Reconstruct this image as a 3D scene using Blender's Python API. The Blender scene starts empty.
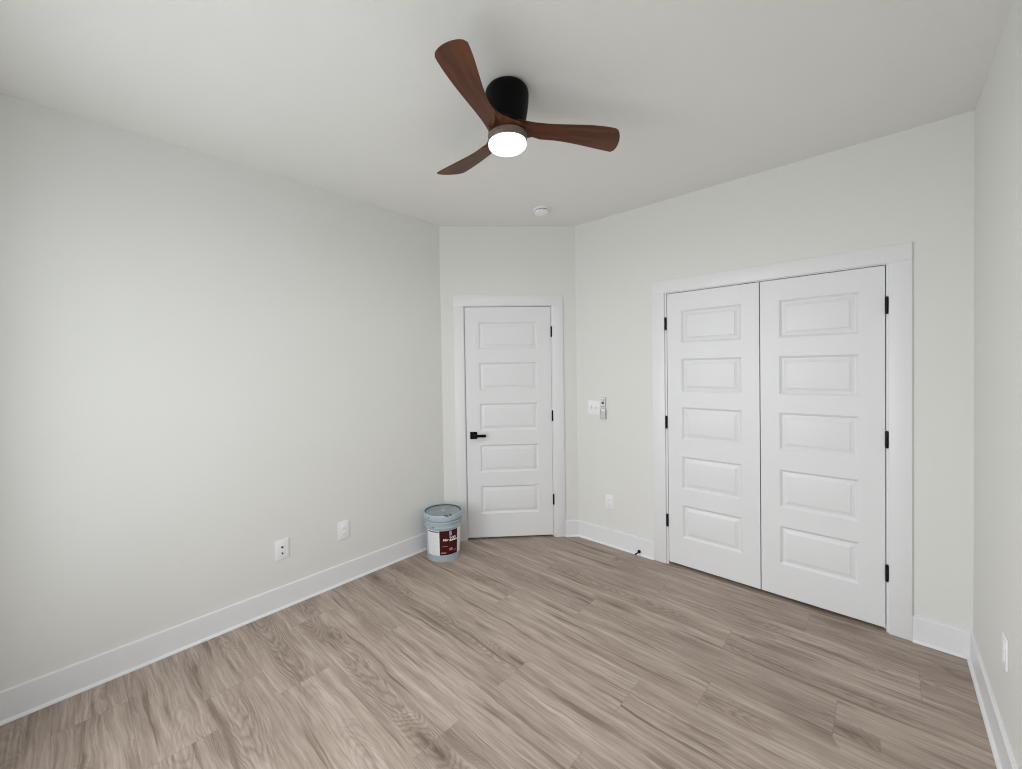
import bpy, bmesh, math, random
from mathutils import Vector, Matrix

random.seed(7)
S = bpy.context.scene
COL = S.collection

# ------------------------------------------------------------------ measures
W, L, A, B, H = 3.1085, 4.2382, 0.8108, 0.8684, 2.743   # room; A, B: legs of the cut corner
Y0 = 0.728                                              # back wall
N = math.hypot(A, B)

# ------------------------------------------------------------------ camera
yaw, pitch, roll = 0.76197, -0.01612, -0.0165
F_ = Vector((-math.sin(yaw) * math.cos(pitch), math.cos(yaw) * math.cos(pitch), math.sin(pitch)))
R0 = Vector((math.cos(yaw), math.sin(yaw), 0))
U0 = R0.cross(F_)
R_ = R0 * math.cos(roll) + U0 * math.sin(roll)
U_ = -R0 * math.sin(roll) + U0 * math.cos(roll)
cam = bpy.data.objects.new('camera', bpy.data.cameras.new('camera'))
COL.objects.link(cam)
cam.matrix_world = Matrix(((R_.x, U_.x, -F_.x, 2.7863), (R_.y, U_.y, -F_.y, 1.1089),
                           (R_.z, U_.z, -F_.z, 1.5128), (0, 0, 0, 1)))
cam.data.sensor_width = 36
cam.data.lens = 409.33 / 1022 * 36
cam.data.shift_x = 16.8 / 1022
cam.data.shift_y = -10.7 / 1022
cam.data.clip_start = 0.02
S.camera = cam

# ------------------------------------------------------------------ light
S.view_settings.view_transform = 'Standard'
S.view_settings.look = 'None'
S.view_settings.gamma = 1
S.view_settings.use_curve_mapping = False
S.view_settings.exposure = 0.0
S.cycles.max_bounces = 16
S.cycles.diffuse_bounces = 12
S.cycles.filter_width = 1.1
world = bpy.data.worlds.new('sky')
S.world = world
world.use_nodes = True
world.node_tree.nodes['Background'].inputs[0].default_value = (0.80, 0.89, 1, 1)
world.node_tree.nodes['Background'].inputs[1].default_value = 1.0
WX0, WX1, WZ0, WZ1 = 0.45, 2.25, 0.45, 2.25             # window opening in the back wall


def area(name, loc, direction, sx, sy, power, col, spread=180):
    d = bpy.data.lights.new(name, 'AREA')
    d.shape = 'RECTANGLE'
    d.size, d.size_y = sx, sy
    d.energy = power
    d.color = col
    d.spread = math.radians(spread)
    o = bpy.data.objects.new(name, d)
    COL.objects.link(o)
    o.location = loc
    o.rotation_euler = Vector(direction).to_track_quat('-Z', 'Z').to_euler()
    return o


WCX, WCZ = (WX0 + WX1) / 2, (WZ0 + WZ1) / 2
area('window_daylight', (WCX, Y0 - 0.16, WCZ), (0, 1, 0), WX1 - WX0, WZ1 - WZ0, 27, (0.97, 0.985, 1))
# added panel light high outside, slanted in to brighten the lower closet side
area('added_sky_fill', (WCX - 0.5 * 0.75, Y0 - 0.16 - 0.75, WCZ + 0.6 * 0.75), (0.5, 1, -0.6), 2.3, 2.3, 46, (0.97, 0.985, 1), 120)


# ------------------------------------------------------------------ materials
def lin(r, g, b):
    f = lambda c: ((c / 255 + 0.055) / 1.055) ** 2.4 if c > 10 else c / 255 / 12.92
    return (f(r), f(g), f(b), 1)


def mat(name, col, rough=0.5, metal=0.0, spec=0.5, bump=None, var=0.0, vscale=3.0):
    m = bpy.data.materials.new(name)
    m.use_nodes = True
    t = m.node_tree
    p = t.nodes['Principled BSDF']
    p.inputs['Base Color'].default_value = col
    p.inputs['Roughness'].default_value = rough
    p.inputs['Metallic'].default_value = metal
    p.inputs['Specular IOR Level'].default_value = spec
    tc = t.nodes.new('ShaderNodeTexCoord')
    if var:
        n = t.nodes.new('ShaderNodeTexNoise')
        n.inputs['Scale'].default_value = vscale
        n.inputs['Detail'].default_value = 4
        t.links.new(tc.outputs['Object'], n.inputs['Vector'])
        mx = t.nodes.new('ShaderNodeMix')
        mx.data_type = 'RGBA'
        mx.inputs[6].default_value = tuple(c * (1 - var) for c in col[:3]) + (1,)
        mx.inputs[7].default_value = tuple(min(1, c * (1 + var)) for c in col[:3]) + (1,)
        t.links.new(n.outputs['Fac'], mx.inputs[0])
        t.links.new(mx.outputs[2], p.inputs['Base Color'])
    if bump:
        n = t.nodes.new('ShaderNodeTexNoise')
        n.inputs['Scale'].default_value = bump[0]
        n.inputs['Detail'].default_value = 3
        t.links.new(tc.outputs['Object'], n.inputs['Vector'])
        b = t.nodes.new('ShaderNodeBump')
        b.inputs['Strength'].default_value = bump[1]
        b.inputs['Distance'].default_value = 0.002
        t.links.new(n.outputs['Fac'], b.inputs['Height'])
        t.links.new(b.outputs['Normal'], p.inputs['Normal'])
    return m


M = {}
M['wall'] = mat('wall_paint', (0.748, 0.754, 0.729, 1), 0.6, spec=0.25, bump=(120, 0.12), var=0.012, vscale=2)
M['ceiling'] = mat('ceiling_paint', (0.800, 0.804, 0.780, 1), 0.85, spec=0.1, bump=(70, 0.25), var=0.015, vscale=6)
M['trim'] = mat('white_trim_paint', (0.790, 0.798, 0.818, 1), 0.38, spec=0.4, bump=(60, 0.05))
M['door'] = mat('white_door_paint', (0.770, 0.778, 0.796, 1), 0.38, spec=0.4, bump=(90, 0.06))
M['dark'] = mat('interior_shade_grey', (0.10, 0.10, 0.10, 1), 0.9)  # shade behind the closed doors, put into the wall colour
M['black'] = mat('matte_black_metal', (0.0022, 0.0022, 0.0025, 1), 0.5, spec=0.1)
M['black_hinge'] = mat('black_hinge_metal', (0.005, 0.005, 0.0055, 1), 0.45, spec=0.2)
M['plate'] = mat('white_plastic', (0.86, 0.865, 0.88, 1), 0.3)
M['slot'] = mat('dark_slot', (0.03, 0.03, 0.032, 1), 0.6)
M['grey_plastic'] = mat('grey_plastic', (0.58, 0.59, 0.59, 1), 0.4)
M['dark_plastic'] = mat('dark_plastic', (0.10, 0.10, 0.105, 1), 0.4)
M['silver'] = mat('brushed_metal', (0.6, 0.6, 0.6, 1), 0.3, metal=1)
M['bronze'] = mat('bronze_ring', (0.16, 0.115, 0.095, 1), 0.4, metal=0.3)
M['pail'] = mat('blue_grey_pail', (0.40, 0.475, 0.53, 1), 0.38, var=0.05, vscale=14)
M['pail_lid'] = mat('grey_pail_lid', (0.29, 0.33, 0.33, 1), 0.42, var=0.08, vscale=20)
M['pail_gap'] = mat('pail_rim_shadow_grey', (0.08, 0.095, 0.10, 1), 0.5)
M['smudge'] = mat('dried_black_paint', (0.02, 0.02, 0.022, 1), 0.5)
M['label_white'] = mat('label_paper', (0.80, 0.81, 0.83, 1), 0.45, var=0.04, vscale=40)
M['label_red'] = mat('maroon_label', (0.060, 0.006, 0.008, 1), 0.5, spec=0.2, var=0.25, vscale=25)
M['label_ink'] = mat('grey_print', (0.55, 0.57, 0.60, 1), 0.5)
M['label_lilac'] = mat('lilac_print', (0.42, 0.42, 0.55, 1), 0.5)
M['label_pink'] = mat('pink_print', (0.42, 0.22, 0.20, 1), 0.5)
M['dark_ink'] = mat('dark_print', (0.09, 0.12, 0.13, 1), 0.5)


def emit(name, col, s):
    m = bpy.data.materials.new(name)
    m.use_nodes = True
    p = m.node_tree.nodes['Principled BSDF']
    p.inputs['Base Color'].default_value = (0.8, 0.8, 0.8, 1)
    p.inputs['Emission Color'].default_value = col
    p.inputs['Emission Strength'].default_value = s
    return m


M['diffuser'] = emit('lit_diffuser', (1, 0.985, 0.96, 1), 1.7)


def glass():
    m = bpy.data.materials.new('window_glass')
    m.use_nodes = True
    t = m.node_tree
    t.nodes.clear()
    o = t.nodes.new('ShaderNodeOutputMaterial')
    mx = t.nodes.new('ShaderNodeMixShader')
    tr = t.nodes.new('ShaderNodeBsdfTransparent')
    gl = t.nodes.new('ShaderNodeBsdfGlossy')
    gl.inputs['Roughness'].default_value = 0.02
    mx.inputs[0].default_value = 0.06
    t.links.new(tr.outputs[0], mx.inputs[1])
    t.links.new(gl.outputs[0], mx.inputs[2])
    t.links.new(mx.outputs[0], o.inputs[0])
    return m


M['glass'] = glass()


class G:
    """small node graph builder"""

    def __init__(s, name):
        s.m = bpy.data.materials.new(name)
        s.m.use_nodes = True
        s.t = s.m.node_tree
        s.p = s.t.nodes['Principled BSDF']

    def n(s, typ, **ins):
        x = s.t.nodes.new(typ)
        for k, v in ins.items():
            s.put(x.inputs[k], v)
        return x

    def put(s, sock, v):
        if isinstance(v, bpy.types.NodeSocket):
            s.t.links.new(v, sock)
        else:
            sock.default_value = v

    def math(s, op, a, b=0.0, c=0.0, clamp=False):
        x = s.t.nodes.new('ShaderNodeMath')
        x.operation = op
        x.use_clamp = clamp
        for i, v in enumerate((a, b, c)):
            s.put(x.inputs[i], v)
        return x.outputs[0]

    def rng(s, v, a, b, c=0.0, d=1.0):
        x = s.t.nodes.new('ShaderNodeMapRange')
        x.interpolation_type = 'SMOOTHSTEP'
        for i, q in enumerate((v, a, b, c, d)):
            s.put(x.inputs[i], q)
        return x.outputs[0]

    def scale(s, vec, sc, off=(0, 0, 0)):
        x = s.t.nodes.new('ShaderNodeMapping')
        s.put(x.inputs['Vector'], vec)
        x.inputs['Scale'].default_value = sc
        x.inputs['Location'].default_value = off
        return x.outputs[0]

    def noise(s, vec, scale=1.0, detail=2.0, rough=0.5, dist=0.0):
        x = s.t.nodes.new('ShaderNodeTexNoise')
        s.put(x.inputs['Vector'], vec)
        x.inputs['Scale'].default_value = scale
        x.inputs['Detail'].default_value = detail
        x.inputs['Roughness'].default_value = rough
        x.inputs['Distortion'].default_value = dist
        return x.outputs['Fac']

    def mix(s, f, a, b, blend='MIX'):
        x = s.t.nodes.new('ShaderNodeMix')
        x.data_type = 'RGBA'
        x.blend_type = blend
        s.put(x.inputs[0], f)
        s.put(x.inputs[6], a)
        s.put(x.inputs[7], b)
        return x.outputs[2]


PW, PL = 0.2423, 1.205


def floor_material():
    g = G('vinyl_oak_planks')
    uv = g.n('ShaderNodeUVMap')
    uv.uv_map = 'grain'
    lo = g.n('ShaderNodeUVMap')
    lo.uv_map = 'local'
    tone = g.n('ShaderNodeAttribute')
    tone.attribute_name = 'tone'
    u = uv.outputs[0]
    # knots: a few sparse centres that the grain bends around
    vor = g.n('ShaderNodeTexVoronoi')
    g.put(vor.inputs['Vector'], g.scale(u, (2.2, 7.5, 1)))
    vor.inputs['Scale'].default_value = 1.0
    vd = vor.outputs['Distance']
    sel = g.n('ShaderNodeSeparateColor')
    g.put(sel.inputs[0], vor.outputs['Color'])
    pick = g.rng(sel.outputs[0], 0.66, 0.69)
    knot = g.math('MULTIPLY', g.rng(vd, 0.60, 0.0), pick)
    # slow sideways wander of the grain
    w1 = g.noise(g.scale(u, (2.2, 5.0, 1), (9, 4, 0)), 1, 2, 0.5)
    w2 = g.noise(g.scale(u, (9, 22, 1), (1, 6, 0)), 1, 2, 0.5)
    shift = g.math('MULTIPLY_ADD', g.math('SUBTRACT', w1, 0.5), 0.055, g.math('MULTIPLY', g.math('SUBTRACT', w2, 0.5), 0.010))
    shift = g.math('ADD', shift, g.math('MULTIPLY', knot, 0.022))
    cb = g.n('ShaderNodeCombineXYZ')
    g.put(cb.inputs['Y'], shift)
    va = g.n('ShaderNodeVectorMath')
    va.operation = 'ADD'
    g.put(va.inputs[0], u)
    g.put(va.inputs[1], cb.outputs[0])
    wu = va.outputs[0]
    # cathedral figure on some planks: nested parabolas along the plank
    lsep = g.n('ShaderNodeSeparateXYZ')
    g.put(lsep.inputs[0], lo.outputs[0])
    fa = g.n('ShaderNodeAttribute')
    fa.attribute_name = 'figure'
    fcol = g.n('ShaderNodeSeparateXYZ')
    g.put(fcol.inputs[0], fa.outputs['Vector'])
    n1 = g.noise(g.scale(u, (2.6, 9, 1)), 1, 2, 0.5)
    n2 = g.noise(g.scale(u, (11, 45, 1)), 1, 2, 0.5)
    yy = g.math('ADD', g.math('SUBTRACT', lsep.outputs[1], fcol.outputs[1]), g.math('MULTIPLY', g.math('SUBTRACT', n1, 0.5), 0.05))
    f = g.math('MULTIPLY_ADD', g.math('MULTIPLY', yy, yy), 62.0, g.math('MULTIPLY', lsep.outputs[0], fcol.outputs[2]))
    f = g.math('ADD', f, g.math('MULTIPLY', n1, 0.42))
    f = g.math('ADD', f, g.math('MULTIPLY', n2, 0.085))
    f = g.math('ADD', f, g.math('MULTIPLY', knot, 0.35))
    ring = g.math('SINE', g.math('MULTIPLY', f, 88.0))
    line = g.rng(ring, 0.0, 0.95)
    lite = g.rng(ring, -0.55, -1.0)
    zone = g.math('MULTIPLY', g.rng(g.math('ABSOLUTE', yy), 0.085, 0.045), fcol.outputs[0])
    zone = g.math('MULTIPLY', zone, g.rng(g.noise(g.scale(u, (1.6, 2.5, 1), (3, 7, 0)), 1, 1, 0.5), 0.36, 0.56))
    zone = g.math('MAXIMUM', zone, g.math('MULTIPLY', g.rng(vd, 0.55, 0.25), pick))
    # long streaks
    fibre = g.noise(g.scale(wu, (6, 125, 1)), 1, 4, 0.7)
    fine = g.noise(g.scale(wu, (2.2, 62, 1), (2, 9, 0)), 1, 4, 0.65)
    streak = g.rng(g.noise(g.scale(wu, (1.3, 30, 1), (11, 2, 0)), 1, 3, 0.55), 0.52, 0.68)
    broad = g.noise(g.scale(wu, (1.0, 9.5, 1), (7, 21, 0)), 1, 2, 0.5)
    pale = g.rng(g.noise(g.scale(wu, (1.1, 27, 1), (5, 31, 0)), 1, 3, 0.55), 0.52, 0.70)
    gate = g.rng(g.noise(g.scale(u, (1.7, 4.0, 1), (27, 13, 0)), 1, 2, 0.5), 0.36, 0.60)
    c_mid, c_light, c_dark, c_deep = FLOOR_COLS
    c = g.mix(g.rng(broad, 0.36, 0.64), g.mix(0.30, c_mid, c_dark), c_mid)
    c = g.mix(g.math('MULTIPLY', g.rng(broad, 0.54, 0.72), 0.22), c, c_light)
    c = g.mix(g.math('MULTIPLY', pale, 0.48), c, c_light)
    c = g.mix(g.math('MULTIPLY', line, g.math('MULTIPLY', zone, 0.50)), c, c_dark)
    c = g.mix(g.math('MULTIPLY', lite, g.math('MULTIPLY', zone, 0.22)), c, c_light)
    c = g.mix(g.math('MULTIPLY', zone, 0.26), c, c_dark)
    sk = g.math('MULTIPLY', streak, gate)
    c = g.mix(g.math('MULTIPLY', sk, 0.88), c, c_dark)
    c = g.mix(g.math('MULTIPLY', g.math('MULTIPLY', sk, g.rng(fine, 0.42, 0.62)), 0.55), c, c_deep)
    c = g.mix(g.rng(fine, 0.34, 0.56, 0.36, 0.0), c, c_dark)
    c = g.mix(g.rng(fine, 0.52, 0.72, 0.0, 0.22), c, c_light)
    core = g.math('MULTIPLY', g.rng(vd, 0.17, 0.03), pick)
    halo = g.math('MULTIPLY', g.rng(vd, 0.42, 0.12), pick)
    c = g.mix(g.math('MULTIPLY', halo, g.rng(fine, 0.40, 0.60, 0.15, 0.60)), c, c_dark)
    c = g.mix(g.math('MULTIPLY', core, 0.70), c, c_deep)
    c = g.mix(g.rng(fibre, 0.30, 0.60, 0.36, 0.0), c, c_dark)
    c = g.mix(g.rng(fibre, 0.48, 0.78, 0.0, 0.28), c, c_light)
    tn = g.n('ShaderNodeHueSaturation')
    g.put(tn.inputs['Color'], c)
    g.put(tn.inputs['Value'], g.math('MULTIPLY_ADD', tone.outputs['Fac'], 0.09, 0.955))
    c = tn.outputs[0]
    sp = g.n('ShaderNodeSeparateXYZ')
    g.put(sp.inputs[0], lo.outputs[0])
    ex = g.rng(g.math('ABSOLUTE', sp.outputs[0]), PL / 2 - 0.0022, PL / 2 - 0.0010)
    ey = g.rng(g.math('ABSOLUTE', sp.outputs[1]), PW / 2 - 0.0020, PW / 2 - 0.0009)
    seam = g.math('MAXIMUM', ex, ey)
    c = g.mix(g.math('MULTIPLY', seam, 0.22), c, c_deep)
    g.put(g.p.inputs['Base Color'], c)
    g.p.inputs['Roughness'].default_value = 0.5
    g.p.inputs['Specular IOR Level'].default_value = 0.35
    bp = g.n('ShaderNodeBump')
    bp.inputs['Strength'].default_value = 0.25
    bp.inputs['Distance'].default_value = 0.001
    g.put(bp.inputs['Height'], g.math('SUBTRACT', fibre, g.math('MULTIPLY', seam, 1.0)))
    g.put(g.p.inputs['Normal'], bp.outputs[0])
    return g.m


FLOOR_COLS = [(0.440, 0.360, 0.306, 1), (0.625, 0.540, 0.480, 1), (0.178, 0.130, 0.101, 1), (0.068, 0.047, 0.035, 1)]
M['floor'] = floor_material()


def walnut():
    g = G('walnut_blade')
    uv = g.n('ShaderNodeUVMap')
    uv.uv_map = 'grain'
    u = uv.outputs[0]
    a = g.noise(g.scale(u, (3, 30, 1)), 1, 4, 0.6, 0.5)
    f = g.noise(g.scale(u, (10, 260, 1)), 1, 3, 0.6)
    c = g.mix(g.rng(a, 0.35, 0.7), (0.075, 0.023, 0.010, 1), (0.150, 0.050, 0.021, 1))
    c = g.mix(g.rng(f, 0.3, 0.7, 0.35, 0.0), c, (0.060, 0.022, 0.012, 1))
    g.put(g.p.inputs['Base Color'], c)
    g.p.inputs['Roughness'].default_value = 0.42
    g.p.inputs['Specular IOR Level'].default_value = 0.22
    return g.m


M['walnut'] = walnut()


# ------------------------------------------------------------------ helpers
def tag(o, label, cat=None, group=None, kind=None):
    o['label'] = label
    if cat:
        o['category'] = cat
    if group:
        o['group'] = group
    if kind:
        o['kind'] = kind
    return o


def obj(name, bm, m, parent=None, mw=None, smooth=None):
    """link a bmesh as ONE mesh object; smooth = angle (deg) below which edges are shaded smooth"""
    bmesh.ops.recalc_face_normals(bm, faces=bm.faces)
    me = bpy.data.meshes.new(name)
    if smooth is not None:
        for f in bm.faces:
            f.smooth = True
        for e in bm.edges:
            if len(e.link_faces) == 2 and e.calc_face_angle(0) > math.radians(smooth):
                e.smooth = False
    bm.to_mesh(me)
    bm.free()
    me.materials.append(m)
    o = bpy.data.objects.new(name, me)
    COL.objects.link(o)
    if parent:
        o.parent = parent
    elif mw is not None:
        o.matrix_world = mw
    return o


def empty(name, mw, label, cat, group=None, kind=None):
    o = bpy.data.objects.new(name, None)
    o.empty_display_size = 0.05
    COL.objects.link(o)
    o.matrix_world = mw
    return tag(o, label, cat, group, kind)


def box(bm, x0, x1, y0, y1, z0, z1, bev=0.0, seg=2):
    r = bmesh.ops.create_cube(bm, size=1.0)
    for v in r['verts']:
        v.co = Vector(((x0 + x1) / 2 + v.co.x * (x1 - x0), (y0 + y1) / 2 + v.co.y * (y1 - y0),
                       (z0 + z1) / 2 + v.co.z * (z1 - z0)))
    if bev:
        es = list({e for v in r['verts'] for e in v.link_edges})
        bmesh.ops.bevel(bm, geom=es, offset=bev, segments=seg, affect='EDGES', profile=0.5)
    return bm


def lathe(bm, prof, seg=48, mtx=None):
    """revolve (r, z) points about z; r == 0 closes"""
    rings = []
    for r, z in prof:
        if r < 1e-6:
            rings.append([bm.verts.new((0, 0, z))])
        else:
            rings.append([bm.verts.new((r * math.cos(2 * math.pi * i / seg), r * math.sin(2 * math.pi * i / seg), z)) for i in range(seg)])
    for a, b in zip(rings, rings[1:]):
        for i in range(seg):
            j = (i + 1) % seg
            if len(a) == 1 and len(b) == 1:
                continue
            if len(a) == 1:
                bm.faces.new((a[0], b[j], b[i]))
            elif len(b) == 1:
                bm.faces.new((a[i], a[j], b[0]))
            else:
                bm.faces.new((a[i], a[j], b[j], b[i]))
    if mtx:
        bmesh.ops.transform(bm, matrix=mtx, verts=[v for r in rings for v in r])
    return bm


def tube(bm, pts, r, seg=8, closed=False):
    pts = [Vector(p) for p in pts]
    rings = []
    n = len(pts)
    for i, p in enumerate(pts):
        d = (pts[(i + 1) % n] - pts[i - 1]) if closed else pts[min(i + 1, n - 1)] - pts[max(i - 1, 0)]
        d.normalize()
        up = Vector((0, 0, 1)) if abs(d.z) < 0.9 else Vector((1, 0, 0))
        a = d.cross(up).normalized()
        b = d.cross(a)
        rings.append([bm.verts.new(p + (a * math.cos(2 * math.pi * k / seg) + b * math.sin(2 * math.pi * k / seg)) * r) for k in range(seg)])
    pairs = list(zip(rings, rings[1:])) + ([(rings[-1], rings[0])] if closed else [])
    for q, w in pairs:
        for k in range(seg):
            bm.faces.new((q[k], q[(k + 1) % seg], w[(k + 1) % seg], w[k]))
    if not closed:
        bm.faces.new(rings[0])
        bm.faces.new(rings[-1])
    return bm


def new():
    return bmesh.new()


# wall frames: local x runs along the wall, local +y points OUT of the room, z up
def frame(ox, oy, dx, dy):
    return Matrix(((dx, -dy, 0, ox), (dy, dx, 0, oy), (0, 0, 1, 0), (0, 0, 0, 1)))


FR = {
    'left': frame(0, 0, 0, 1),               # s = y
    'closet': frame(0, L, 1, 0),             # s = x
    'entry': frame(0, L - B, A / N, B / N),  # s from the left corner
    'right': frame(W, L, 0, -1),             # s = L - y
    'back': frame(W, Y0, -1, 0),             # s = W - x
}


def at(wall, s, z, depth=0.0):
    return FR[wall] @ Matrix.Translation((s, -depth, z))


# ------------------------------------------------------------------ room shell
def wall(name, fr, s0, s1, label, hole=None, th=0.12):
    bm = new()
    if hole:
        h0, h1, b0, t0 = hole
        box(bm, s0, h0, 0, th, -0.05, H + 0.05)
        box(bm, h1, s1, 0, th, -0.05, H + 0.05)
        box(bm, h0, h1, 0, th, t0, H + 0.05)
        if b0 > 0:
            box(bm, h0, h1, 0, th, -0.05, b0)
    else:
        box(bm, s0, s1, 0, th, -0.05, H + 0.05)
    o = obj(name, bm, M['wall'], mw=FR[fr])
    return tag(o, label, 'wall', kind='structure')


CD0, CD1, CDT = 1.5997, 2.7923, 2.0427      # closet door pair
ED0, ED1, EDT = 0.2012, 0.9628, 2.0427      # entry door
JT = 0.019
wall('wall_left', 'left', Y0 - 0.12, L - B + 0.04, 'long plain off-white wall on the left with two outlet plates')
wall('wall_entry', 'entry', 0, N, 'narrow off-white angled wall around the single door', hole=(ED0 - JT, ED1 + JT, 0, EDT + JT))
wall('wall_closet', 'closet', A - 0.04, W + 0.12, 'off-white wall around the double closet doors', hole=(CD0 - JT, CD1 + JT, 0, CDT + JT))
wall('wall_right', 'right', -0.12, L - Y0 + 0.12, 'off-white wall at the right edge of the room')
wall('wall_back', 'back', -0.12, W + 0.12, 'off-white wall with a window behind the viewpoint', hole=(W - WX1, W - WX0, WZ0, WZ1))

bm = box(new(), -0.12, W + 0.12, Y0 - 0.12, L + 0.75, H, H + 0.1)
tag(obj('ceiling', bm, M['ceiling']), 'flat pale grey painted ceiling', 'ceiling', kind='structure')

# floor: one mesh, planks laid along x with the joints where the photograph shows them
bm = new()
uvg = bm.loops.layers.uv.new('grain')
uvl = bm.loops.layers.uv.new('local')
ton = bm.faces.layers.float.new('tone')
fig = bm.faces.layers.float_vector.new('figure')    # strength, sideways offset and pitch of the cathedral figure
joints = {-5: 0.60, -4: 1.02, -3: 0.26, -2: 0.745, -1: 0.52, 0: 0.735, 1: 0.257, 2: 0.722, 3: 0.25, 4: 0.73, 5: 0.98, 6: 0.222,
          7: 0.955, 8: 0.495, 9: 0.05, 10: 0.945, 11: 0.3, 12: 0.7, 13: 0.1}
FX0, FX1, FY0, FY1 = -0.12, W + 0.12, Y0 - 0.12, L + 0.75
for k, j in joints.items():
    ya, yb = 1.76 + k * PW, 1.76 + (k + 1) * PW
    i = -2
    while True:
        xa = j + i * PL
        i += 1
        xb = xa + PL
        if xb < FX0:
            continue
        if xa > FX1:
            break
        cx, cy = (xa + xb) / 2, (ya + yb) / 2
        x0, x1, y0, y1 = max(xa, FX0), min(xb, FX1), max(ya, FY0), min(yb, FY1)
        if x1 - x0 < 1e-4 or y1 - y0 < 1e-4:
            continue
        f = bm.faces.new([bm.verts.new(p) for p in ((x0, y0, 0), (x1, y0, 0), (x1, y1, 0), (x0, y1, 0))])
        f[ton] = random.random()
        f[fig] = (random.choice((0.0, 0.45, 0.8, 1.0)), random.uniform(-0.05, 0.05), random.choice((-1, 1)) * random.uniform(0.7, 1.1))
        ou, ov = random.uniform(0, 60), random.uniform(0, 60)
        fl = random.choice((-1, 1))
        for lp in f.loops:
            lx, ly = lp.vert.co.x - cx, lp.vert.co.y - cy
            lp[uvg].uv = (ou + fl * lx, ov + ly)
            lp[uvl].uv = (lx, ly)
box(bm, FX0, FX1, FY0, FY1, -0.06, -0.0005)
me = bpy.data.meshes.new('floor')
bm.to_mesh(me)
bm.free()
me.materials.append(M['floor'])
fo = bpy.data.objects.new('floor', me)
COL.objects.link(fo)
tag(fo, 'grey-brown wood plank floor', 'floor', kind='structure')


# spaces behind the doors, their dimness put into a dark colour
def alcove(name, fr, s0, s1, depth, label):
    bm = new()
    box(bm, s0 - 0.05, s0, 0.12, depth, 0, H)
    box(bm, s1, s1 + 0.05, 0.12, depth, 0, H)
    box(bm, s0 - 0.05, s1 + 0.05, depth, depth + 0.05, 0, H)
    box(bm, s0 - 0.05, s1 + 0.05, 0.121, depth, 2.3, 2.35)
    tag(obj(name, bm, M['dark'], mw=FR[fr]), label, 'wall', kind='structure')


alcove('wall_closet_interior', 'closet', 1.50, 2.90, 0.65, 'unlit inner walls of the closet behind its closed doors')
alcove('wall_hall', 'entry', 0.12, 1.04, 0.60, 'unlit hall wall behind the closed single door')


# ------------------------------------------------------------------ jambs, casings, baseboards
def jamb(name, fr, d0, d1, top, label):
    bm = new()
    box(bm, d0 - JT, d0, 0, 0.12, 0, top)
    box(bm, d1, d1 + JT, 0, 0.12, 0, top)
    box(bm, d0 - JT, d1 + JT, 0, 0.12, top, top + JT)
    # stop strips behind the leaf
    box(bm, d0, d0 + 0.011, 0.040, 0.075, 0, top)
    box(bm, d1 - 0.011, d1, 0.040, 0.075, 0, top)
    box(bm, d0, d1, 0.040, 0.075, top - 0.011, top)
    tag(obj(name, bm, M['trim'], mw=FR[fr]), label, 'door jamb', kind='structure')


def casing(name, fr, o0, i0, i1, o1, top_i, top_o, label):
    bm = new()
    t = 0.0145
    box(bm, o0, i0, -t, 0, 0, top_i, 0.0015)
    box(bm, i1, o1, -t, 0, 0, top_i, 0.0015)
    box(bm, o0, o1, -t, 0, top_i, top_o, 0.0015)
    tag(obj(name, bm, M['trim'], mw=FR[fr], smooth=30), label, 'door trim', kind='structure')


jamb('trim_1', 'entry', ED0, ED1, EDT, 'white jamb lining the single door opening')
jamb('trim_2', 'closet', CD0, CD1, CDT, 'white jamb lining the closet opening')
casing('trim_3', 'entry', 0.1103, ED0 - 0.006, ED1 + 0.009, 1.0670, EDT + 0.005, 2.1409, 'wide flat white casing around the single door')
casing('trim_4', 'closet', 1.4930, CD0 - 0.013, CD1 + 0.011, 2.8934, CDT + 0.005, 2.1409, 'wide flat white casing around the double closet doors')

BBH, BBT, SH = 0.138, 0.012, 0.012


def baseboard(name, fr, s0, s1, label, m0=0.0, m1=0.0, e0=0.0, e1=0.0):
    """flat board plus its quarter-round shoe; m = mitre slope at each end (extra length per depth)"""
    def run(bm, prof):
        r0 = [bm.verts.new((s0 + m0 * d, -d, z)) for d, z in prof]
        r1 = [bm.verts.new((s1 - m1 * d, -d, z)) for d, z in prof]
        n = len(prof)
        for i in range(n):
            bm.faces.new((r0[i], r0[(i + 1) % n], r1[(i + 1) % n], r1[i]))
        bm.faces.new(r0)
        bm.faces.new(r1)
    bm = new()
    run(bm, [(0, 0.0), (BBT, 0.0), (BBT, BBH - 0.003), (BBT - 0.003, BBH), (0, BBH)])
    o = obj(name, bm, M['trim'], mw=FR[fr])
    tag(o, label, 'baseboard', kind='structure')
    bm = new()
    prof = [(BBT, 0.0)] + [(BBT + SH * math.cos(a), SH * 1.1 * math.sin(a)) for a in [math.pi / 2 * i / 6 for i in range(7)]]
    run(bm, prof)
    return obj('shoe_moulding', bm, M['trim'], parent=o, smooth=40)


t45 = math.tan(math.radians(45))
angL = math.atan2(B, A)                       # entry wall direction against +x
mL = math.tan((math.pi / 2 - angL) / 2)       # left / entry corner
mR = math.tan(angL / 2)                       # entry / closet corner
baseboard('baseboard_left', 'left', Y0, L - B, 'white baseboard along the long left wall', t45, mL)
baseboard('baseboard_entry_left', 'entry', 0, 0.1103, 'short white baseboard between the left corner and the single door casing', mL, 0)
baseboard('baseboard_entry_right', 'entry', 1.0670, N, 'short white baseboard right of the single door casing', 0, mR)
baseboard('baseboard_closet_left', 'closet', A, 1.4930, 'white baseboard between the angled corner and the closet casing', mR, 0)
baseboard('baseboard_closet_right', 'closet', 2.8934, W, 'short white baseboard right of the closet casing', 0, t45)
baseboard('baseboard_right', 'right', 0, L - Y0, 'white baseboard running along the right wall', t45, t45)
baseboard('baseboard_back', 'back', 0, W, 'white baseboard under the window behind the viewpoint', t45, t45)


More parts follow.
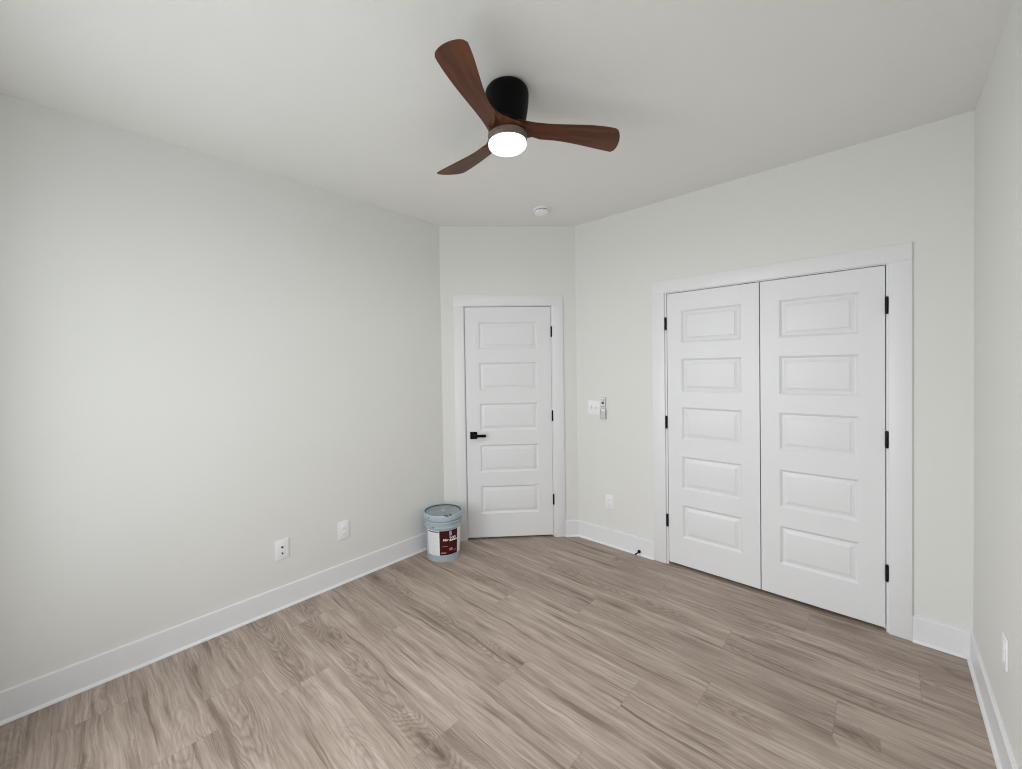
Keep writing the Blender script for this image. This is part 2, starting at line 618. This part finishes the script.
# ------------------------------------------------------------------ doors
def slab(w, h, panels, th=0.035):
    """moulded five-panel leaf, front face at local y = 0 looking to -y"""
    bm = new()
    px0, px1 = panels[0][0], panels[0][1]
    xs = [0, px0, px1, w]
    zs = [0]
    for p in panels:
        zs += [p[2], p[3]]
    zs.append(h)
    V = {}

    def v(x, y, z):
        k = (round(x, 5), round(y, 5), round(z, 5))
        if k not in V:
            V[k] = bm.verts.new((x, y, z))
        return V[k]
    for i in range(3):
        for j in range(len(zs) - 1):
            if i == 1 and j % 2 == 1:
                continue
            bm.faces.new((v(xs[i], 0, zs[j]), v(xs[i + 1], 0, zs[j]), v(xs[i + 1], 0, zs[j + 1]), v(xs[i], 0, zs[j + 1])))
    prof = [(0, 0), (0.002, 0.0022), (0.005, 0.0035), (0.009, 0.0075), (0.013, 0.0125), (0.0155, 0.0130), (0.018, 0.0125), (0.039, 0.0042), (0.0405, 0.0016), (0.043, 0.0012)]
    for (x0, x1, z0, z1) in panels:
        rings = []
        for ins, d in prof:
            rings.append([v(x0 + ins, d, z0 + ins), v(x1 - ins, d, z0 + ins), v(x1 - ins, d, z1 - ins), v(x0 + ins, d, z1 - ins)])
        for a, b in zip(rings, rings[1:]):
            for k in range(4):
                bm.faces.new((a[k], a[(k + 1) % 4], b[(k + 1) % 4], b[k]))
        bm.faces.new(rings[-1])
    # sides and back
    front = [(x, 0) for x in xs]
    b0, b1, b2, b3 = v(0, th, 0), v(w, th, 0), v(w, th, h), v(0, th, h)
    bm.faces.new((b0, b1, b2, b3))
    bm.faces.new([v(x, 0, 0) for x in xs] + [b1, b0])
    bm.faces.new([v(x, 0, h) for x in xs] + [b2, b3])
    bm.faces.new([v(0, 0, z) for z in zs] + [b3, b0])
    bm.faces.new([v(w, 0, z) for z in zs] + [b2, b1])
    return bm


PANEL_Z = [(0.226, 0.470), (0.590, 0.832), (0.957, 1.196), (1.310, 1.553), (1.670, 1.908)]
HINGE_Z = [0.334, 1.077, 1.818]


def leaf(name, fr, s0, s1, z0, z1, p0, p1, hinge_s, label, group=None):
    root = empty(name, at(fr, s0, z0), label, 'door', group, 'structure')
    pan = [(p0 - s0, p1 - s0, a - z0, b - z0) for a, b in PANEL_Z]
    obj('door_slab', slab(s1 - s0, z1 - z0, pan), M['door'], parent=root, smooth=25)
    for hz in HINGE_Z:
        bm = new()
        hs = hinge_s - s0
        z = hz - z0
        # barrel of three knuckles with finials, and the thin leaf edge behind it
        for q in range(3):
            a, b = z - 0.044 + q * 0.0295, z - 0.044 + (q + 1) * 0.0295 - 0.0008
            lathe(bm, [(0, a), (0.0072, a), (0.0072, b), (0, b)], 14, Matrix.Translation((hs, -0.0072, 0)))
        for sg in (-1, 1):
            lathe(bm, [(0.0045, z + sg * 0.044), (0.0045, z + sg * 0.0465), (0.002, z + sg * 0.049), (0, z + sg * 0.0492)], 12, Matrix.Translation((hs, -0.0072, 0)))
        box(bm, hs - 0.0012, hs + 0.0012, -0.004, 0.03, z - 0.044, z + 0.044)
        obj('hinge', bm, M['black_hinge'], parent=root, smooth=40)
    return root


G_ = 0.004
d1 = leaf('door_1', 'entry', ED0 + G_, ED1 - 0.003, 0.018, EDT - 0.005, 0.324, 0.838, ED1 + 0.002,
          'single white five-panel door with a black lever handle in the angled wall')
leaf('door_2', 'closet', CD0 + G_, 2.1937, 0.022, CDT - 0.005, 1.704, 2.090, CD0 - 0.005,
     'left white five-panel leaf of the double closet doors', 'pair of closet door leaves')
leaf('door_3', 'closet', 2.1993, CD1 - G_, 0.022, CDT - 0.005, 2.301, 2.680, CD1 + 0.002,
     'right white five-panel leaf of the double closet doors', 'pair of closet door leaves')

# lever handle on door_1
hd = bpy.data.objects.new('door_handle', None)
COL.objects.link(hd)
hd.parent = d1
hd.location = (0.2675 - ED0 - G_, 0, 0.919 - 0.018)
obj('rosette', box(new(), -0.031, 0.031, -0.009, 0, -0.031, 0.031, 0.0015), M['black'], parent=hd, smooth=40)
bm = lathe(new(), [(0, 0), (0.011, 0), (0.011, 0.045), (0, 0.045)], 20, Matrix.Rotation(math.pi / 2, 4, 'X'))
obj('spindle', bm, M['black'], parent=hd, smooth=40)
obj('lever', box(new(), -0.013, 0.106, -0.057, -0.043, -0.0115, 0.0115, 0.002), M['black'], parent=hd, smooth=40)
bm = box(new(), -0.0015, 0.002, 0.004, 0.028, 0.917 - 0.012 - 0.028, 0.917 - 0.012 + 0.028)
obj('latch_plate', bm, M['silver'], parent=d1)
# magnetic catch in the gap above the left closet leaf
bm = box(new(), 2.085, 2.165, 0.002, 0.03, CDT - 0.008, CDT - 0.0003, 0.0008)
tag(obj('door_catch', bm, M['black'], mw=FR['closet']), 'small black catch in the gap above the left closet door', 'door catch')


# ------------------------------------------------------------------ plates on the walls
def duplex(fr, s, z, w, h, label):
    root = empty('outlet', at(fr, s, z), label, 'outlet', 'white wall outlets')
    obj('cover_plate', box(new(), -w / 2, w / 2, -0.006, 0, -h / 2, h / 2, 0.0025, 3), M['plate'], parent=root, smooth=40)
    for sg in (-1, 1):
        zc = sg * 0.0195
        r = obj('receptacle', box(new(), -0.0165, 0.0165, -0.0085, -0.004, zc - 0.0140, zc + 0.0140, 0.004, 3), M['plate'], parent=root, smooth=40)
        b = new()
        box(b, -0.0078, -0.0056, -0.0087, -0.0060, zc - 0.002, zc + 0.0068)
        box(b, 0.0056, 0.0078, -0.0087, -0.0060, zc - 0.001, zc + 0.0062)
        lathe(b, [(0, 0.006), (0.0024, 0.006), (0.0024, 0.0087), (0, 0.0087)], 10, Matrix.Translation((0, 0, zc - 0.0075)) @ Matrix.Rotation(math.pi / 2, 4, 'X'))
        obj('slots', b, M['grey_plastic'], parent=r)
    b = lathe(new(), [(0.0028, 0.005), (0.0028, 0.0066), (0, 0.0069)], 12, Matrix.Rotation(math.pi / 2, 4, 'X'))
    obj('screw', b, M['plate'], parent=root)
    return root


duplex('left', 2.4488, 0.373, 0.086, 0.126, 'white outlet on the left wall, the one nearer the paint pail')
duplex('closet', 1.1168, 0.368, 0.076, 0.117, 'white outlet low on the wall between the single door and the closet')
duplex('right', L - 3.470, 0.438, 0.070, 0.117, 'white outlet seen edge-on low on the right wall')

# cable plate
cp = empty('cable_plate', at('left', 2.0375, 0.374), 'white cable plate with two dark holes, on the left wall farther from the paint pail', 'wall plate')
obj('cover_plate', box(new(), -0.0415, 0.0415, -0.006, 0, -0.0635, 0.0635, 0.0025, 3), M['plate'], parent=cp, smooth=40)
rx = Matrix.Rotation(math.pi / 2, 4, 'X')
b = lathe(new(), [(0.0062, 0.0055), (0.0062, 0.010), (0.0048, 0.0105), (0.0048, 0.0065), (0, 0.0065)], 20, Matrix.Translation((0.001, 0, 0.0145)) @ rx)
obj('cable_socket', b, M['slot'], parent=cp, smooth=40)
b = lathe(new(), [(0.0055, 0.0055), (0.0055, 0.0125), (0.002, 0.0125), (0.002, 0.0085), (0, 0.0085)], 6, Matrix.Translation((0.001, 0, -0.0245)) @ rx)
obj('cable_connector', b, M['dark_plastic'], parent=cp)

# double toggle switch
sw = empty('light_switch', at('closet', 0.9795, 1.1525), 'white two-toggle light switch plate on the wall right of the single door', 'light switch')
obj('cover_plate', box(new(), -0.058, 0.058, -0.006, 0, -0.060, 0.060, 0.0025, 3), M['plate'], parent=sw, smooth=40)
for sx in (-0.023, 0.023):
    obj('toggle_slot', box(new(), sx - 0.0052, sx + 0.0052, -0.0066, -0.004, -0.012, 0.012, 0.0004), M['grey_plastic'], parent=sw)
    b = box(new(), sx - 0.004, sx + 0.004, -0.019, -0.003, -0.005, 0.005, 0.001)
    bmesh.ops.rotate(b, verts=b.verts, cent=(sx, -0.004, 0), matrix=Matrix.Rotation(math.radians(-28), 3, 'X'))
    obj('toggle', b, M['plate'], parent=sw, smooth=40)

# fan remote in its wall cradle
RMX, RMZ = 1.0745, 1.157
rh = empty('remote_holder', at('closet', RMX, RMZ), 'pale grey wall cradle beside the light switch holding the fan remote', 'remote holder')
obj('back_plate', box(new(), -0.0205, 0.0205, -0.004, 0, -0.090, 0.060, 0.001), M['plate'], parent=rh, smooth=40)
b = new()
box(b, -0.0235, -0.0205, -0.024, 0, -0.092, -0.015, 0.0008)
box(b, 0.0205, 0.0235, -0.024, 0, -0.092, -0.015, 0.0008)
box(b, -0.0235, 0.0235, -0.024, 0, -0.095, -0.092, 0.0008)
box(b, -0.0235, 0.0235, -0.024, -0.0215, -0.092, -0.035, 0.0008)
obj('pocket', b, M['grey_plastic'], parent=rh, smooth=40)
rm = empty('fan_remote', at('closet', RMX, RMZ), 'slim white and dark-buttoned fan remote standing in the wall cradle beside the light switch', 'remote control')
obj('remote_body', box(new(), -0.0195, 0.0195, -0.0205, -0.0045, -0.0915, 0.088, 0.004, 3), M['grey_plastic'], parent=rm, smooth=40)
obj('face_plate', box(new(), -0.0165, 0.0165, -0.0214, -0.0190, -0.030, 0.084, 0.0006), M['plate'], parent=rm)
b = lathe(new(), [(0, 0), (0.0125, 0), (0.0125, 0.0016), (0, 0.0018)], 24, Matrix.Translation((0, -0.0212, 0.041)) @ rx)
obj('dial_button', b, M['dark_plastic'], parent=rm, smooth=40)
for bx in (-0.0085, 0.0085):
    for bz in (0.014, -0.002, 0.066):
        obj('button', box(new(), bx - 0.0055, bx + 0.0055, -0.0226, -0.0210, bz - 0.004, bz + 0.004, 0.0006), M['dark_plastic'], parent=rm)

# door stop on the baseboard
ds = empty('door_stop', at('closet', 1.374, 0.030, BBT), 'small black rigid door stop sticking out of the baseboard left of the closet', 'door stop')
b = lathe(new(), [(0, 0), (0.0125, 0), (0.0125, 0.006), (0.008, 0.012), (0.0055, 0.013)], 24, rx)
obj('flange', b, M['black'], parent=ds, smooth=40)
b = lathe(new(), [(0.0045, 0.010), (0.0045, 0.062), (0, 0.062)], 16, rx)
obj('stem', b, M['black'], parent=ds, smooth=40)
b = lathe(new(), [(0, 0.056), (0.0058, 0.056), (0.0064, 0.066), (0.005, 0.071), (0, 0.0715)], 20, rx)
obj('bumper', b, M['black'], parent=ds, smooth=40)

# ------------------------------------------------------------------ ceiling fan
FX, FY = 1.5760, 2.4870
fan = empty('ceiling_fan', Matrix.Translation((FX, FY, H)), 'three-blade ceiling fan with walnut blades, black housing and lit round lamp', 'ceiling fan')
b = lathe(new(), [(0, 0), (0.078, 0), (0.087, -0.004), (0.094, -0.014), (0.0972, -0.028), (0.096, -0.06), (0.091, -0.10), (0.082, -0.150), (0.080, -0.172), (0.076, -0.178), (0, -0.178)], 64)
obj('motor_housing', b, M['black'], parent=fan, smooth=30)
EA = [(0.0498, -0.0813, 2.5838), (0.1097, 0.0742, 2.5461), (0.2679, 0.1817, 2.5706), (0.3569, 0.3313, 2.5627)]
EB = [(0.0379, 0.1012, 2.5438), (0.1504, 0.1688, 2.5403), (0.1913, 0.3298, 2.5455), (0.2679, 0.4510, 2.5375)]


def bez(cp, t):
    a, b_, c, d = [Vector(p) for p in cp]
    return a * (1 - t) ** 3 + b_ * 3 * t * (1 - t) ** 2 + c * 3 * t * t * (1 - t) + d * t ** 3


def sst(x):
    x = max(0, min(1, x))
    return x * x * (3 - 2 * x)


def blade_mesh():
    bm = new()
    uvg = bm.loops.layers.uv.new('grain')
    nt, ns = 40, 16
    axis = Vector((0.63, 0.777, 0)).normalized()
    G1, G2 = [], []
    uvs = {}
    for i in range(nt + 1):
        t = i / nt
        a, e = bez(EA, t), bez(EB, t)
        if t < 0.16:                     # the trailing edge folds in towards the hub
            e = bez(EB, 0.16).lerp(Vector((0.0734, 0.0861, 2.5400)), (0.16 - t) / 0.16)
        r1, r2 = [], []
        for j in range(ns + 1):
            s = j / ns
            p = a.lerp(e, s)
            p += axis * (0.030 * sst((t - 0.55) / 0.45) * (4 * s * (1 - s)) ** 0.55)
            ch = (e - a)
            nrm = axis.cross(ch).normalized()
            if nrm.z < 0:
                nrm = -nrm
            sp = math.sqrt(max(0, 4 * s * (1 - s)))
            # slight cup below, belly above, thinner to the tip
            th = (0.014 - 0.006 * t) * sp * min(1, 0.15 + 4 * t)
            end = 1 - sst((t - 0.93) / 0.07) * 0.75
            top = p + nrm * (th * end + 0.0012)
            bot = p - nrm * (0.0015 * sp * end + 0.0006)
            for q, r in ((top, r1), (bot, r2)):
                v = bm.verts.new(q - Vector((0, 0, H)))
                uvs[v] = (t * 0.5, s * 0.12)
                r.append(v)
        G1.append(r1)
        G2.append(r2)
    for i in range(nt):
        for j in range(ns):
            bm.faces.new((G1[i][j], G1[i + 1][j], G1[i + 1][j + 1], G1[i][j + 1]))
            bm.faces.new((G2[i][j], G2[i][j + 1], G2[i + 1][j + 1], G2[i + 1][j]))
        for j in (0, ns):
            bm.faces.new((G1[i][j], G2[i][j], G2[i + 1][j], G1[i + 1][j]))
    for i in (0, nt):
        for j in range(ns):
            bm.faces.new((G1[i][j], G1[i][j + 1], G2[i][j + 1], G2[i][j]))
    for f in bm.faces:
        for lp in f.loops:
            lp[uvg].uv = uvs[lp.vert]
    return bm


bl = obj('blade', blade_mesh(), M['walnut'], parent=fan, smooth=50)
for k, (dt, droop, sc) in enumerate(((0.0157, -0.0006, 1.0084), (-0.0064, 0.0256, 0.9984), (-0.0636, 0.0563, 1.0216))):
    c = bl
    if k:
        c = bl.copy()
        COL.objects.link(c)
        c.parent = fan
    c.matrix_local = (Matrix.Translation((-0.0056, -0.0076, 0)) @ Matrix.Rotation(-k * 2 * math.pi / 3 + dt, 4, 'Z') @ Matrix.Translation((0, 0, -0.18))
                      @ Matrix.Rotation(droop, 4, Vector((0.777, -0.63, 0))) @ Matrix.Diagonal((sc, sc, 1, 1)) @ Matrix.Translation((0, 0, 0.18)))
# carved hub: concave webs that sweep from each blade into the next
WEB = [(0.0944, 0.0223, 2.566, 2.557), (0.0889, 0.0100, 2.567, 2.549), (0.0759, -0.0407, 2.567, 2.547), (0.0633, -0.0960, 2.567, 2.548),
       (0.0636, -0.1369, 2.567, 2.551), (0.0720, -0.1779, 2.566, 2.554), (0.0827, -0.2087, 2.565, 2.557)]
cpts = []
for k in range(3):
    ca, sa = math.cos(-k * 2 * math.pi / 3), math.sin(-k * 2 * math.pi / 3)
    for i in range(24):
        f = i / 24 * (len(WEB) - 1)
        q = int(f)
        w = f - q
        P = [WEB[max(0, min(len(WEB) - 1, q + d))] for d in (-1, 0, 1, 2)]
        p = [0.5 * (2 * P[1][c] + (P[2][c] - P[0][c]) * w + (2 * P[0][c] - 5 * P[1][c] + 4 * P[2][c] - P[3][c]) * w * w
                    + (3 * P[1][c] - P[0][c] - 3 * P[2][c] + P[3][c]) * w ** 3) for c in range(4)]
        cpts.append((p[0] * ca - p[1] * sa, p[0] * sa + p[1] * ca, p[2] - H, p[3] - H))
b = new()
uvx = b.loops.layers.uv.new('grain')
rings = []
for (sc, um, dz) in ((0.0, 0, 0), (0.55, 0, 0), (0.92, 0, -0.001), (1.0, 0.35, 0), (0.995, 0.75, 0), (0.93, 1, 0), (0.55, 1, -0.004), (0.0, 1, -0.004)):
    if sc == 0:
        rings.append([b.verts.new((0, 0, (2.567 if um == 0 else 2.543) - H))])
    else:
        rings.append([b.verts.new((x * sc, y * sc, zt * (1 - um) + zb * um + dz)) for x, y, zt, zb in cpts])
n = len(cpts)
for r0, r1 in zip(rings, rings[1:]):
    for i in range(n):
        a, c = i, (i + 1) % n
        if len(r0) == 1:
            b.faces.new((r0[0], r1[a], r1[c]))
        elif len(r1) == 1:
            b.faces.new((r0[a], r0[c], r1[0]))
        else:
            b.faces.new((r0[a], r0[c], r1[c], r1[a]))
for f in b.faces:
    for lp in f.loops:
        lp[uvx].uv = (lp.vert.co.x, lp.vert.co.y)
obj('hub', b, M['walnut'], parent=fan, smooth=40)
b = lathe(new(), [(0, -0.199), (0.078, -0.199), (0.079, -0.204), (0.084, -0.204), (0.0865, -0.206), (0.0865, -0.233), (0.084, -0.236), (0, -0.236)], 64)
obj('lamp_ring', b, M['bronze'], parent=fan, smooth=40)
prof = [(0, -0.2355), (0.0835, -0.2355), (0.0840, -0.246)] + [(0.050 + 0.034 * math.cos(a), -0.248 - 0.0175 * math.sin(a)) for a in [math.pi / 2 * i / 8 for i in range(9)]] + [(0, -0.2665)]
obj('lamp_diffuser', lathe(new(), prof, 64), M['diffuser'], parent=fan, smooth=50)

ll = area('fan_lamp_light', (FX, FY, H - 0.270), (0, 0, -1), 0.15, 0.15, 8, (1, 0.985, 0.96))
ll.data.shape = 'DISK'

# ------------------------------------------------------------------ smoke detector
sd = empty('smoke_detector', Matrix.Translation((0.848, 3.708, H)), 'round white smoke detector on the ceiling in front of the angled wall', 'smoke detector')
b = lathe(new(), [(0, 0), (0.066, 0), (0.068, -0.003), (0.068, -0.010), (0.064, -0.013), (0, -0.013)], 48)
obj('base_ring', b, M['plate'], parent=sd, smooth=40)
b = lathe(new(), [(0.052, -0.0125), (0.052, -0.0185), (0, -0.0185)], 48)
obj('vent_gap', b, M['dark_plastic'], parent=sd, smooth=40)
b = lathe(new(), [(0, -0.018), (0.056, -0.018), (0.0575, -0.021), (0.055, -0.034), (0.046, -0.042), (0.022, -0.045), (0, -0.0455)], 48)
obj('cover', b, M['plate'], parent=sd, smooth=40)
for k in range(10):
    a = 2 * math.pi * k / 10
    b = box(new(), -0.006, 0.006, -0.0012, 0.0012, -0.002, 0.002)
    o = obj('vent', b, M['grey_plastic'], parent=sd)
    o.matrix_local = Matrix.Rotation(a, 4, 'Z') @ Matrix.Translation((0.0565, 0, -0.027)) @ Matrix.Rotation(math.pi / 2, 4, 'Z')
b = lathe(new(), [(0.013, -0.0440), (0.013, -0.0475), (0, -0.048)], 24)
obj('test_button', b, M['plate'], parent=sd, smooth=40)

# ------------------------------------------------------------------ paint pail
PX, PY = 0.196, 3.196
face = math.atan2(1.1089 - PY, 2.7863 - PX)          # the side turned to the room
pail = empty('paint_pail', Matrix.Translation((PX, PY, 0)) @ Matrix.Rotation(face, 4, 'Z'),
             'blue-grey paint pail with a maroon label in the corner beside the single door', 'paint pail')


def rad(z):
    return 0.1325 + 0.0115 * z / 0.36


prof = [(0, 0.004), (0.126, 0.004), (0.128, 0.0), (0.1315, 0.0), (0.1325, 0.004), (rad(0.255), 0.255),
        (rad(0.258) + 0.001, 0.258), (rad(0.262) + 0.010, 0.261), (rad(0.27) + 0.0125, 0.266), (rad(0.27) + 0.011, 0.275), (rad(0.28), 0.278),
        (rad(0.29), 0.298), (rad(0.29) + 0.010, 0.300), (rad(0.29) + 0.0125, 0.305), (rad(0.29) + 0.011, 0.314), (rad(0.3), 0.317), (rad(0.32), 0.350), (0.12, 0.352), (0, 0.352)]
obj('bucket', lathe(new(), prof, 72), M['pail'], parent=pail, smooth=35)
lid = obj('lid', lathe(new(), [(0.1455, 0.326), (0.1530, 0.326), (0.1540, 0.330), (0.1535, 0.362), (0.1510, 0.3675), (0.148, 0.3675), (0.1465, 0.3640), (0.1460, 0.3540)], 72), M['pail'], parent=pail, smooth=35)
obj('lid_panel', lathe(new(), [(0.1462, 0.3545), (0.136, 0.3545), (0.134, 0.3565), (0.06, 0.357), (0.02, 0.3585), (0, 0.3585)], 72), M['pail_lid'], parent=lid, smooth=35)
ring = [(0.1432 * math.cos(2 * math.pi * i / 72), 0.1432 * math.sin(2 * math.pi * i / 72), 0.3590) for i in range(72)]
obj('rim_shade_ring', tube(new(), ring, 0.0042, 8, True), M['pail_gap'], parent=lid, smooth=60)  # added dark ring, shade inside the lid rim put into its colour
ring = [(0.1545 * math.cos(2 * math.pi * i / 72), 0.1545 * math.sin(2 * math.pi * i / 72), 0.328) for i in range(72)]
obj('skirt_bead', tube(new(), ring, 0.0024, 8, True), M['pail'], parent=lid, smooth=60)
b = new()
for k in range(6):
    a = 2 * math.pi * k / 6 + 0.3
    c = new()
    box(c, 0.025, 0.125, -0.0022, 0.0022, 0.354, 0.3605, 0.001)
    bmesh.ops.rotate(c, verts=c.verts, cent=(0, 0, 0), matrix=Matrix.Rotation(a, 3, 'Z'))
    tmp = bpy.data.meshes.new('t')
    c.to_mesh(tmp)
    c.free()
    b.from_mesh(tmp)
    bpy.data.meshes.remove(tmp)
obj('ribs', b, M['pail_lid'], parent=lid, smooth=40)
b = lathe(new(), [(0.018, 0.356), (0.017, 0.3635), (0.012, 0.365), (0, 0.365)], 28)
obj('boss', b, M['pail'], parent=lid, smooth=40)
b = lathe(new(), [(0.031, 0.354), (0.031, 0.3655), (0.027, 0.3665), (0.025, 0.363), (0.010, 0.3625), (0, 0.3625)], 32, Matrix.Translation((0.083, 0.030, 0)))
obj('spout_cap', b, M['pail_lid'], parent=lid, smooth=40)
for (a, r, sz, z) in ((0.10, 0.140, 0.011, 0.3635), (0.17, 0.149, 0.009, 0.3655), (0.40, 0.146, 0.011, 0.3655), (0.46, 0.136, 0.008, 0.3615), (0.25, 0.1515, 0.007, 0.362)):
    m4 = Matrix.Translation((r * math.cos(a), r * math.sin(a), z)) @ Matrix.Rotation(a, 4, 'Z') @ Matrix.Diagonal((0.7, 1.3, 0.45, 1))
    b = new()
    bmesh.ops.create_icosphere(b, subdivisions=2, radius=sz, matrix=m4)
    obj('paint_smudge', b, M['smudge'], parent=lid, smooth=60)
for (a, z) in ((-0.68, 0.268), (-0.82, 0.345), (-0.55, 0.272)):
    m4 = Matrix.Rotation(a, 4, 'Z') @ Matrix.Translation((rad(z) + (0.0105 if z < 0.3 else 0.0095), 0, z)) @ Matrix.Diagonal((0.35, 1, 1.2, 1))
    b = new()
    bmesh.ops.create_icosphere(b, subdivisions=2, radius=0.0058, matrix=m4)
    obj('paint_drip', b, M['smudge'], parent=pail, smooth=60)
# ears and wire bail hanging down the far side
for sg in (-1, 1):
    b = lathe(new(), [(0, 0), (0.019, 0), (0.018, 0.006), (0.010, 0.010), (0, 0.010)], 24,
              Matrix.Rotation(sg * math.radians(98), 4, 'Z') @ Matrix.Translation((rad(0.29), 0, 0.292)) @ Matrix.Rotation(math.pi / 2, 4, 'Y'))
    obj('ear', b, M['pail'], parent=pail, smooth=40)
pts = []
for i in range(33):
    a = math.radians(98 + (262 - 98) * i / 32)
    q = math.sin(math.pi * i / 32)
    pts.append(((rad(0.29) + 0.012) * math.cos(a), (rad(0.29) + 0.012) * math.sin(a), 0.292 - 0.13 * q))
obj('bail_handle', tube(new(), pts, 0.0022, 8), M['silver'], parent=pail, smooth=60)


def patch(bm, a0, a1, z0, z1, off, n=24):
    """curved sheet wrapped on the pail, a in degrees to the viewer's right"""
    v0, v1, w0, w1 = [], [], [], []
    for i in range(n + 1):
        a = math.radians(a0 + (a1 - a0) * i / n)
        for z, lst, o in ((z0, v0, off), (z1, v1, off), (z0, w0, off - 0.0007), (z1, w1, off - 0.0007)):
            r = rad(z) + o
            lst.append(bm.verts.new((r * math.cos(a), r * math.sin(a), z)))
    for i in range(n):
        bm.faces.new((v0[i], v0[i + 1], v1[i + 1], v1[i]))
        bm.faces.new((w0[i], w1[i], w1[i + 1], w0[i + 1]))
        bm.faces.new((v0[i], w0[i], w0[i + 1], v0[i + 1]))
        bm.faces.new((v1[i], v1[i + 1], w1[i + 1], w1[i]))
    for i in (0, n):
        bm.faces.new((v0[i], v1[i], w1[i], w0[i]))
    return bm


LZ0, LZ1 = 0.052, 0.247
lab = obj('label', patch(new(), -60, 74, LZ0, LZ1, 0.0009, 40), M['label_white'], parent=pail, smooth=40)
obj('maroon_panel', patch(new(), -13, 50, LZ0 + 0.002, LZ1 - 0.001, 0.0016), M['label_red'], parent=lab, smooth=40)
b = new()
patch(b, -55, -15, LZ1 - 0.014, LZ1 - 0.005, 0.0016)
obj('header_strip', b, M['dark_ink'], parent=lab)
b = new()
z = LZ1 - 0.026
while z > LZ0 + 0.01:
    patch(b, -56, -20 - random.choice((0, 4, 12)), z - 0.0012, z, 0.0014, 10)
    z -= 0.0062
obj('small_print', b, M['label_ink'], parent=lab)
b = new()
patch(b, 19, 27, 0.205, 0.240, 0.0022, 6)
obj('emblem', b, M['label_lilac'], parent=lab)
b = new()
patch(b, 19, 52, 0.1615, 0.1685, 0.0022, 12)
obj('white_stripe', b, M['label_white'], parent=lab)
for a0, a1, z0, z1 in ((-9, 8, 0.068, 0.077), (-4, 14, 0.121, 0.125), (34, 44, 0.083, 0.087), (19, 30, 0.087, 0.107)):
    obj('pink_print', patch(new(), a0, a1, z0, z1, 0.0022, 8), M['label_pink'], parent=lab)


def lettering(name, txt, size, deg, z, m, parent, shear=0.0):
    cu = bpy.data.curves.new(name, 'FONT')
    cu.body = txt
    cu.size = size
    cu.shear = shear
    cu.extrude = 0.0003
    cu.offset = size * 0.02
    t = bpy.data.objects.new(name, cu)
    COL.objects.link(t)
    bpy.context.view_layer.update()
    me = bpy.data.meshes.new_from_object(t.evaluated_get(bpy.context.evaluated_depsgraph_get()))
    bpy.data.objects.remove(t)
    for v in me.vertices:
        zz = z + v.co.y
        r = rad(zz) + 0.0023 + v.co.z
        a = math.radians(deg) + v.co.x / rad(zz)
        v.co = (r * math.cos(a), r * math.sin(a), zz)
    me.materials.clear()
    me.materials.append(m)
    o = bpy.data.objects.new(name, me)
    COL.objects.link(o)
    o.parent = parent
    return o


lettering('lettering', 'Mar', 0.027, -2.5, 0.166, M['label_white'], lab, 0.2)
lettering('lettering', '200', 0.038, 18.5, 0.170, M['label_white'], lab)

# ------------------------------------------------------------------ window behind the viewpoint
win = empty('window_1', at('back', W - WX1, WZ0), 'wide white double-hung window in the wall behind the viewpoint', 'window', kind='structure')
ww, wh = WX1 - WX0, WZ1 - WZ0
b = new()
box(b, 0, 0.04, 0.02, 0.11, 0, wh)
box(b, ww - 0.04, ww, 0.02, 0.11, 0, wh)
box(b, 0.04, ww - 0.04, 0.02, 0.11, wh - 0.04, wh)
box(b, 0.04, ww - 0.04, 0.02, 0.11, 0, 0.04)
box(b, ww / 2 - 0.03, ww / 2 + 0.03, 0.03, 0.10, 0.04, wh - 0.04)
obj('window_frame', b, M['trim'], parent=win)
b = new()
box(b, 0.04, ww / 2 - 0.03, 0.045, 0.075, wh / 2 - 0.02, wh / 2 + 0.02)
box(b, ww / 2 + 0.03, ww - 0.04, 0.045, 0.075, wh / 2 - 0.02, wh / 2 + 0.02)
obj('sash_rail', b, M['trim'], parent=win)
for x0, x1 in ((0.04, ww / 2 - 0.03), (ww / 2 + 0.03, ww - 0.04)):
    obj('pane', box(new(), x0, x1, 0.058, 0.062, 0.04, wh - 0.04), M['glass'], parent=win)
b = new()
box(b, -0.09, 0, -0.017, 0, -0.09, wh + 0.09, 0.0015)
box(b, ww, ww + 0.09, -0.017, 0, -0.09, wh + 0.09, 0.0015)
box(b, 0, ww, -0.017, 0, wh, wh + 0.09, 0.0015)
box(b, 0, ww, -0.017, 0, -0.09, 0, 0.0015)
obj('window_casing', b, M['trim'], parent=win)
